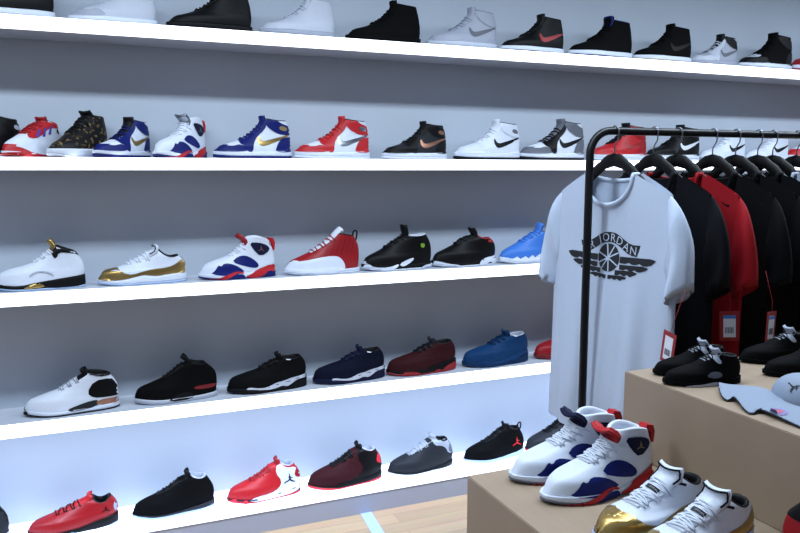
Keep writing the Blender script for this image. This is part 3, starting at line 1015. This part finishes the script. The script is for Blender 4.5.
bk = dict(hz=.78, up='matte', mid='matte', out='matte', lining='black', tongue='palegrey', lace='black', flash='offwhite', net='grey', wing='palegrey')
pa, pb = on_z(701.5, 383, ZH), on_z(690, 373.5, ZH)
table_shoe(pa.x, pa.y, ZH, -16, .192, 'retro', bk, 'small black sneaker with grey tongue and white sole flash on the tall block', 'black sneakers on the tall block')
table_shoe(pb.x, pb.y, ZH, -16, .192, 'retro', dict(bk, flash=None), 'small black sneaker with grey tongue at left end of the tall block, behind its mate', 'black sneakers on the tall block')
pa, pb = on_z(802, 374, ZH), on_z(776, 361, ZH)
table_shoe(pa.x, pa.y, ZH, -16, .205, 'retro', dict(bk, flash=None, net=None), 'black sneaker at right edge on the tall block, directly behind the cap', 'black sneakers on the tall block')
table_shoe(pb.x, pb.y, ZH, -16, .205, 'retro', dict(bk, flash=None, net=None), 'black sneaker rearmost on the tall block, below the rightmost hanging red tag', 'black sneakers on the tall block')

#@@PART2
# ------------------------------------------------------------------ clothes rail
YR = 1.93
rail_m = mat('#060709', .38, 0, 'plain', 0., .3)
RR = .0125
pr = on_y(616, 131, YR)
ZR = pr.z
xp = x_at(590, YR, 1.45)
xe = 3.05
rail = tag(empty('clothes_rail', ((xp + xe) / 2, YR, 0)), 'black tubular clothes rail with rounded corners carrying the hanging shirts', 'clothes rail')
c = (xp + xe) / 2
rad = .075
pts = [(xp - c, 0, .03), (xp - c, 0, .5), (xp - c, 0, 1.0), (xp - c, 0, ZR - rad)]
for i in range(1, 9):
    a = pi / 2 * i / 8
    pts.append((xp - c + rad * (1 - cos(a)), 0, ZR - rad + rad * sin(a)))
pts.append((xe - c - rad, 0, ZR))
for i in range(1, 9):
    a = pi / 2 * i / 8
    pts.append((xe - c - rad + rad * sin(a), 0, ZR - rad + rad * cos(a)))
pts += [(xe - c, 0, 1.0), (xe - c, 0, .03)]
tube('rail_frame', pts, RR, rail, rail_m, 14)
for sx in (xp - c, xe - c):
    tube('foot', [(sx, -.22, .015), (sx, .22, .015)], .014, rail, rail_m, 10)

# hangers
HD = .13          # from the rail centre down to the collar of the garment
han_m = mat('#040405', .5, 0, 'plain', 0., .2)
wire_m = mat('#7c808a', .3, .9, 'plain')


def hanger_top(x):
    ax = abs(x)
    return interp([(0, .062), (.03, .056), (.07, .03), (.11, -.006), (.16, -.058), (.205, -.088)], ax)


def make_hanger():
    root = empty('clothes_hanger', (0, 0, 0))
    v, f = [], []
    n = 41
    for i in range(n):
        x = -.205 + .41 * i / (n - 1)
        zt = hanger_top(x)
        zb = zt - interp([(0, .042), (.1, .045), (.18, .04), (.205, .022)], abs(x))
        th = .007
        for (y, z) in ((-th * .6, zt - .004), (0, zt), (th * .6, zt - .004), (th, (zt + zb) / 2), (th * .6, zb + .003), (0, zb), (-th * .6, zb + .003), (-th, (zt + zb) / 2)):
            v.append((x, y, z))
    for i in range(n - 1):
        for k in range(8):
            a, b = i * 8 + k, i * 8 + (k + 1) % 8
            f.append((a, b, b + 8, a + 8))
    f.append(tuple(reversed(range(8))))
    f.append(tuple((n - 1) * 8 + k for k in range(8)))
    mesh('hanger_body', v, f, root, han_m)
    tube('trouser_bar', [(-.185, 0, -.088), (-.175, 0, -.1), (0, 0, -.1), (.175, 0, -.1), (.185, 0, -.088)], .006, root, han_m, 8)
    r = RR + .0035
    hp = [(0, 0, .058), (0, 0, .078), (.004, 0, .088), (.014, 0, .103), (r, 0, HD - .006)]
    for i in range(0, 9):
        a = pi * i / 8 * 1.05
        hp.append((r * cos(a), 0, HD + r * sin(a)))
    hp.append((-r - .002, 0, HD - .008))
    tube('hook', hp, .0021, root, wire_m, 6)
    return root


def copy_tree(o, parent=None):
    c_ = o.copy()
    COL.objects.link(c_)
    if parent:
        c_.parent = parent
    for ch in list(o.children):
        copy_tree(ch, c_)
    return c_


# shirts
def shirt_top(x, front):
    ax = abs(x)
    nw = .098
    if ax < nw:
        return -(.095 if front else .022) * sqrt(max(0, 1 - (ax / nw) ** 2))
    return -(ax - nw) / .155 * .072 - .006 * ((ax - nw) / .155) ** 2


def make_shirt(root, m, seed, length=.82, wid=1., thin=1., long_sleeve=False):
    rnd = random.Random(seed)
    ph = [rnd.uniform(0, 6.28) for _ in range(8)]
    NC, NR = 57, 40

    def hw(q):
        return wid * interp([(0, .268), (.35, .262), (.7, .262), (.85, .252), (1, .236)], q)

    def sheet(front):
        v, f = [], []
        for r_ in range(NR + 1):
            q = r_ / NR
            for k in range(NC):
                a = -1 + 2 * k / (NC - 1)
                X = a * hw(q)
                Z = -length + (length + shirt_top(X, front)) * q
                low = min(1, max(0, (-Z - .22) / .5))
                T_ = (.022 + .034 * low) * max(0, 1 - abs(a) ** 2.6) ** .55 * thin
                fold = (.012 * sin(a * 7.5 + ph[0] + .5 * Z) + .008 * sin(a * 14 + ph[1] - 1.2 * Z) + .004 * sin(a * 23 + ph[2])) * low * (1 - abs(a) ** 4) * thin
                swag = .002 * sin(9 * Z + ph[3] + 5 * abs(a)) * max(0, 1 - low) * (1 - abs(a) ** 3)
                y = (-T_ if front else T_) + fold + swag
                v.append((X, y, Z))
        for r_ in range(NR):
            for k in range(NC - 1):
                a = r_ * NC + k
                q = (a, a + 1, a + NC + 1, a + NC)
                f.append(q if front else tuple(reversed(q)))
        return v, f
    fv, ff = sheet(True)
    bv, bf = sheet(False)
    o = len(fv)
    body = mesh('shirt_body', fv + bv, ff + [tuple(i + o for i in q) for q in bf], root, m)
    bm = bmesh.new()
    bm.from_mesh(body.data)
    bmesh.ops.remove_doubles(bm, verts=bm.verts[:], dist=.0008)
    bm.to_mesh(body.data)
    bm.free()
    # sleeves
    for sg in (-1, 1):
        v, f = [], []
        NS, NK = 14, 26
        slen = .46 if long_sleeve else .225
        for i in range(NS + 1):
            t = i / NS
            top = Vector((.215 + (.075 * (1 - (1 - t) ** 3) + .012 * t) * wid, -.058 - .12 * t - (slen - .07) * t ** 1.6))
            bot = Vector((.215 + .022 * t, -.265 - (slen - .105) * t))
            cen = (top + bot) / 2
            half = (top - bot) / 2
            dep = (.024 + .026 * t) * (.5 + .5 * thin) * (.25 + .75 * min(1, t / .22))
            for k in range(NK):
                a = 2 * pi * k / NK
                p = cen + half * cos(a)
                y = sin(a) * dep * (1 + .18 * sin(3 * a + ph[4] + 4 * t)) + .004 * sin(8 * t + ph[5])
                v.append((sg * p.x, y, p.y))
        for i in range(NS):
            for k in range(NK):
                a, b = i * NK + k, i * NK + (k + 1) % NK
                q = (a, b, b + NK, a + NK)
                f.append(q if sg > 0 else tuple(reversed(q)))
        # turned hem inside
        b0 = NS * NK
        o = len(v)
        for k in range(NK):
            p = Vector(v[b0 + k])
            cx_ = sum((Vector(v[b0 + j]) for j in range(NK)), Vector()) / NK
            v.append(tuple(cx_ + (p - cx_) * .93 + Vector((-sg * .004, 0, .03))))
        for k in range(NK):
            a, b = b0 + k, b0 + (k + 1) % NK
            q = (a, b, o + (k + 1) % NK, o + k)
            f.append(q if sg > 0 else tuple(reversed(q)))
        mesh('sleeve', v, f, root, m)
    # ribbed neckband
    path = []
    for i in range(25):
        x = -.1 + .2 * i / 24
        x = .0985 * sin(pi / 2 * (x / .1))
        path.append(Vector((x, -.024 - .006 * (1 - (x / .1) ** 2), shirt_top(x, True) - .004)))
    for i in range(1, 24):
        x = .1 - .2 * i / 24
        x = .0985 * sin(pi / 2 * (x / .1))
        path.append(Vector((x, .022 * (1 - (x / .1) ** 4), shirt_top(x, False) - .002)))
    path.append(path[0])
    v, f = tube_data(path, .0065, 8, False)
    mesh('neckband', v, f, root, m)
    return BVHTree.FromPolygons([Vector(p) for p in fv], ff), body


def decal(name, poly, bvh, lift, m, root, step=.006, tri=None):
    v2, f2 = tri if tri else fill(poly, step)
    vv = []
    for p in v2:
        hit, n, i, d = bvh.ray_cast(Vector((p[0], -.5, p[1])), Vector((0, 1, 0)))
        if hit is None:
            hit, n, i, d = bvh.find_nearest(Vector((p[0], -.05, p[1])))
        vv.append(hit + Vector((0, -lift, 0)))
    return mesh(name, vv, f2, root, m)


white_c = mat('#b6c2d6', .75, 0, 'cloth')
black_c = mat('#07080d', .8, 0, 'cloth', 0., .15)
jet_c = mat('#050609', .85, 0, 'cloth', 0., .12)
red_c = mat('#8e0c18', .75, 0, 'cloth', 0., .2)
grey_c = mat('#8f97a6', .8, 0, 'cloth')
GH, GS = 'clothes hangers on the rail', 'shirts hanging on the clothes rail'
han = make_hanger()
# (pixel column of the hook, turn, cloth, label, length, width)
shirts = [
    (614, 9, white_c, 'white short-sleeved T-shirt with black winged basketball print, first on the rail', .84, .97),
    (653, 7, black_c, 'black short-sleeved T-shirt hanging directly behind the white one', .80, .96),
    (677, 8, red_c, 'red short-sleeved T-shirt hanging between black shirts', .80, 1.0),
    (712, 6, jet_c, 'black shirt hanging directly behind the red one', .80, 1.0),
    (735, 6, jet_c, 'black shirt second behind the red one on the rail', .80, .99),
    (757, 5, jet_c, 'black shirt third behind the red one on the rail', .80, .99),
    (772, 5, grey_c, 'pale grey shirt near the right edge, its shoulder just showing among black ones', .80, .94),
    (796, 5, jet_c, 'black shirt at the right edge of the frame, last one on the rail', .80, 1.0),
]
hang_lab = ['black hanger inside the white T-shirt, nearest the rail corner', 'black hanger inside the black T-shirt, second from the rail corner',
            'black hanger inside the red T-shirt, third from the rail corner', 'black hanger directly behind the one with the red T-shirt',
            'black hanger inside the second black shirt behind the red one', 'black hanger inside the third black shirt behind the red one',
            'black hanger inside the pale grey shirt near the right edge', 'black hanger inside the last black shirt at the right edge']
for i, (px, turn, m, lb, ln, wd) in enumerate(shirts):
    X = x_at(px, YR, ZR - .1)
    rz = radians(-90 + turn)
    h = han if i == 0 else copy_tree(han)
    h.location = (X, YR, ZR - HD)
    h.rotation_euler = (0, 0, rz)
    tag(h, hang_lab[i], 'hanger', GH)
    s = tag(empty('t_shirt', (X, YR, ZR - HD), rz), lb, 'shirt', GS)
    bv, body = make_shirt(s, m, 11 + i, ln, wd, 1. if i == 0 else .5)
    if i == 0:
        ink = mat('#10131c', .7, 0, 'cloth')
        PX, PW, PH, PZ = .014, .182, .135, -.318

        def U(pts):
            return [(PX + x * PW, PZ + y * PH) for x, y in pts]
        half = [(0, 1.0), (.12, .985), (.22, .93), (.32, .85), (.42, .78), (.52, .745), (.67, .75), (.61, .49), (.5, .50), (.4, .54), (.3, .62), (.2, .70), (.1, .75), (0, .765)]
        left = [(-x, y) for x, y in half]
        ban = half + list(reversed(left))[1:-1]
        pr_ = tag(empty('chest_print', (0, 0, 0)), 'black winged basketball print reading AIR JORDAN')
        pr_.parent = s
        decal('print_banner', U(ban), bv, .0012, ink, pr_)
        ctr = (PX, PZ + .40 * PH)
        rb = .0445
        decal('print_ball', [(ctr[0] + rb * cos(2 * pi * k / 40), ctr[1] + rb * sin(2 * pi * k / 40)) for k in range(40)], bv, .0012, ink, pr_)
        lines = []
        rows = [(.98, .475, .305, .30), (.84, .29, .155, .22), (.64, .155, .025, .2), (.42, .02, -.09, .1)]
        for (tip, yt, yb_, inn) in rows:
            for sg in (-1, 1):
                xi = .255 if yt > .1 else .12
                if yt < .03:
                    xi = .02
                if yt == .155:
                    xi = .17
                # feather row with a scalloped lower edge
                pts = [(xi, yt - .02), (tip - .1, yt), (tip, yt - .03), (tip - .02, yt - .07)]
                nsc = 3
                for q in range(nsc):
                    x0_ = tip - .06 - (tip - .06 - xi) * q / nsc
                    x1_ = tip - .06 - (tip - .06 - xi) * (q + 1) / nsc
                    pts += [(x0_ - .02, yb_ + .03), ((x0_ + x1_) / 2, yb_ - .005), (x1_ + .03, yb_)]
                pts.append((xi, yb_))
                if sg < 0:
                    pts = [(-x, y) for x, y in reversed(pts)]
                decal('print_feather', U(pts), bv, .0012, ink, pr_)

        def stroke(name, p, w=.0022):
            p = catmull(p, 16)
            L_, R_ = [], []
            for k, q in enumerate(p):
                t = (p[min(15, k + 1)] - p[max(0, k - 1)]).normalized()
                L_.append((q[0] - t[1] * w, q[1] + t[0] * w))
                R_.append((q[0] + t[1] * w, q[1] - t[0] * w))
            decal(name, L_ + list(reversed(R_)), bv, .002, white_c, pr_)
        cx_, cz_ = ctr
        for a0_, a1_ in ((100, 275), (25, 205), (160, 330), (60, 235)):
            p0 = (cx_ + rb * .98 * cos(radians(a0_)), cz_ + rb * .98 * sin(radians(a0_)))
            p2 = (cx_ + rb * .98 * cos(radians(a1_)), cz_ + rb * .98 * sin(radians(a1_)))
            pm = (cx_ + (p0[0] + p2[0] - 2 * cx_) * .2, cz_ + (p0[1] + p2[1] - 2 * cz_) * .2)
            stroke('print_seam', [p0, pm, p2])
        mid = lambda x: interp([(0, .882), (.12, .868), (.22, .815), (.32, .735), (.42, .66), (.52, .622), (.67, .62)], abs(x))
        word = 'AIR JORDAN'
        xs = [-.585, -.485, -.405, None, -.215, -.085, .075, .225, .375, .53]
        for ch, x in zip(word, xs):
            if x is None:
                continue
            gv, gf = glyph(ch, .036)
            sl = (mid(x + .03) - mid(x - .03)) * PH / (.06 * PW)
            an = atan(sl) * .75
            out = []
            for p in gv:
                yy = p.y - .0125
                out.append(Vector((PX + x * PW + p.x * cos(an) - yy * sin(an), PZ + mid(x) * PH + p.x * sin(an) + yy * cos(an))))
            decal('print_letter', None, bv, .0022, white_c, pr_, tri=(out, gf))

# red price tags
GT = 'red hang tags on the shirts'
tred, twh, tbl, tdk = mat('#8c0c17', .5, 0, 'plain'), mat('#d5dae4', .5, 0, 'plain'), mat('#3a78c8', .5, 0, 'plain'), mat('#4a4a50', .6, 0, 'plain')
for (px, py, Y, w, h_, rz, tilt, lb) in [
        (668, 348, 1.60, .056, .092, -96, 8, 'red hang tag below the white T-shirt sleeve, leftmost of the tags'),
        (729.5, 326, 1.655, .056, .090, -35, -3, 'red hang tag with blue-topped white label, below the red T-shirt'),
        (771, 327, 1.62, .062, .095, 18, 3, 'red hang tag seen nearly edge-on, rightmost of the tags')]:
    p = on_y(px, py, Y)
    t = tag(empty('price_tag', p, radians(rz)), lb, 'tag', GT)
    t.rotation_euler = (0, radians(tilt), radians(rz))
    box('tag_card', -w / 2, w / 2, 0, .0015, -h_ / 2, h_ / 2, tred, t)
    lab = box('tag_label', -w * .31, w * .31, -.0006, 0, -h_ * .38, h_ * .36, twh, t)
    if px > 700:
        box('size_strip', -w * .31, w * .31, -.0010, -.0006, h_ * .25, h_ * .36, tbl, lab)
    for k in range(9):
        ww = .0012 if k % 3 else .0022
        x = -w * .2 + w * .4 * k / 8
        box('barcode_bar', x - ww / 2, x + ww / 2, -.0010, -.0006, -h_ * .24, -h_ * .04, tdk, lab)
    tube('tag_string', [(0, .001, h_ / 2 - .004), (.004, .004, h_ / 2 + .03), (.0, .03, h_ / 2 + .12)], .0008, t, tred, 5)

# ------------------------------------------------------------------ grey cap on the tall block
cap_m = mat('#7e899c', .75, 0, 'cloth')
cap_d = mat('#14161b', .8, 0, 'cloth')
o_ = on_z(775, 400, ZH)
cap = tag(empty('cap', o_), 'pale grey cap with curved brim and black leaping-figure logo on the tall block', 'cap')
fe = [(719, 387, .010), (722, 395, .006), (728, 400, .001), (733, 396, .009), (738, 400, .008), (745, 409, .003), (752, 413, .001), (760, 409, .006), (772, 413, .007), (785, 419, .005), (800, 426, .002), (816, 433, .001)]
be = [(719, 383, .012), (728, 384, .014), (740, 385, .016), (752, 386, .017), (764, 388, .017), (776, 394, .015), (785, 401, .013), (795, 405, .012), (806, 408, .011), (818, 412, .010), (828, 417, .008), (836, 424, .006)]
F3 = catmull([on_z(a, b, ZH + h_ + .004) - o_ for a, b, h_ in fe], 40)
B3 = catmull([on_z(a, b, ZH + h_) - o_ for a, b, h_ in be], 40)
v, f = [], []
NQ = 9
for lay in (0, 1):
    for i in range(40):
        for k in range(NQ):
            t = k / (NQ - 1)
            p = F3[i].lerp(B3[i], t) + Vector((0, 0, .006 * sin(pi * t) - .003 * lay))
            v.append(p)
for lay in (0, 1):
    for i in range(39):
        for k in range(NQ - 1):
            a = lay * 40 * NQ + i * NQ + k
            q = (a, a + NQ, a + NQ + 1, a + 1)
            f.append(q if lay == 0 else tuple(reversed(q)))
brim = mesh('brim', v, f, cap, cap_m)
tube('brim_edge', [p + Vector((0, 0, -.003)) for p in F3],   .0013, cap, cap_d, 6)
# crown
cc = on_z(806, 402, ZH) - o_
v, f = [], []
NU, NVV = 36, 14
for i in range(NVV + 1):
    a = pi / 2 * i / NVV
    for k in range(NU):
        b = 2 * pi * k / NU
        rr_ = cos(a) ** .8
        v.append((cc.x + .068 * rr_ * cos(b), cc.y + .075 * rr_ * sin(b), .062 * sin(a) ** .9))
for i in range(NVV):
    for k in range(NU):
        a, b = i * NU + k, i * NU + (k + 1) % NU
        f.append((a, b, b + NU, a + NU))
crown = mesh('crown', v, f, cap, cap_m)
cb_ = BVHTree.FromPolygons([Vector(p) for p in v], f)
v2, f2 = fill(jump_poly(0, 0, 1.0), .09)
eye = Vector((0, 0, HC)) - o_
vv = []
for p in v2:
    ang = radians(-78)          # the figure lies on its side with the cap
    qx, qy = p[0] * cos(ang) - p[1] * sin(ang), p[0] * sin(ang) + p[1] * cos(ang)
    d_ = ray(794.5 + qx * 15, 386.5 - qy * 10).normalized()
    hit, n, i_, q_ = cb_.ray_cast(eye, d_)
    if hit is None:
        hit, n, i_, q_ = cb_.find_nearest(eye + d_ * 1.6)
    vv.append(hit - d_ * .0025)
mesh('front_logo', vv, f2, cap, cap_d)
bb = BVHTree.FromPolygons([x.co.copy() for x in brim.data.vertices], [tuple(p.vertices) for p in brim.data.polygons])
oc = on_z(779, 406.5, ZH + .025) - o_
for nm, rx, hexc, lift in (('brim_badge', .014, '#7a6aa0', .0012), ('brim_badge_center', .007, '#b04a5a', .0018)):
    poly = [(oc.x + rx * cos(2 * pi * k / 24), oc.y + rx * 1.3 * sin(2 * pi * k / 24)) for k in range(24)]
    v2, f2 = fill(poly, .005)
    vv = []
    for p in v2:
        hit, n, i_, d_ = bb.ray_cast(Vector((p[0], p[1], .3)), Vector((0, 0, -1)))
        vv.append((hit if hit else Vector((p[0], p[1], .02))) + Vector((0, 0, lift)))
    mesh(nm, vv, f2, cap, mat(hexc, .6, 0, 'plain'))


# ------------------------------------------------------------------ light
def area(name, loc, size, energy, colour, target, sy=None, spread=180):
    d = bpy.data.lights.new(name, 'AREA')
    d.shape = 'RECTANGLE'
    d.size = size
    d.size_y = sy or size
    d.energy = energy
    d.spread = radians(spread)
    d.color = colour
    o = bpy.data.objects.new(name, d)
    COL.objects.link(o)
    o.location = loc
    o.rotation_euler = (Vector(target) - Vector(loc)).to_track_quat('-Z', 'Y').to_euler()
    return o


COOL = (.73, .865, 1.0)
# the ceiling track that washes the wall
area('ceiling_wash', (2.0, D - 1.0, 2.69), 8.0, 190, COOL, (2.0, D - 1.2, 1.5), .2, 175)
# led strip under the fourth shelf lighting the bottom bay
area('bay_led', (2.0, D - .10, ZB[3] - .012), 6.4, 30, (.56, .73, 1.0), (2.0, D + .02, 0), .03)
# general light of the shop
area('shop_light', (-.6, -1.0, 3.0), 4.5, 22, (.76, .87, 1.0), (1.6, 1.6, .8), 4.0)
w = bpy.data.worlds.new('world')
scene.world = w
w.use_nodes = True
bg = w.node_tree.nodes['Background']
bg.inputs['Color'].default_value = (.5, .68, 1.0, 1)
bg.inputs['Strength'].default_value = .13

scene.view_settings.view_transform = 'Standard'
scene.view_settings.look = 'None'
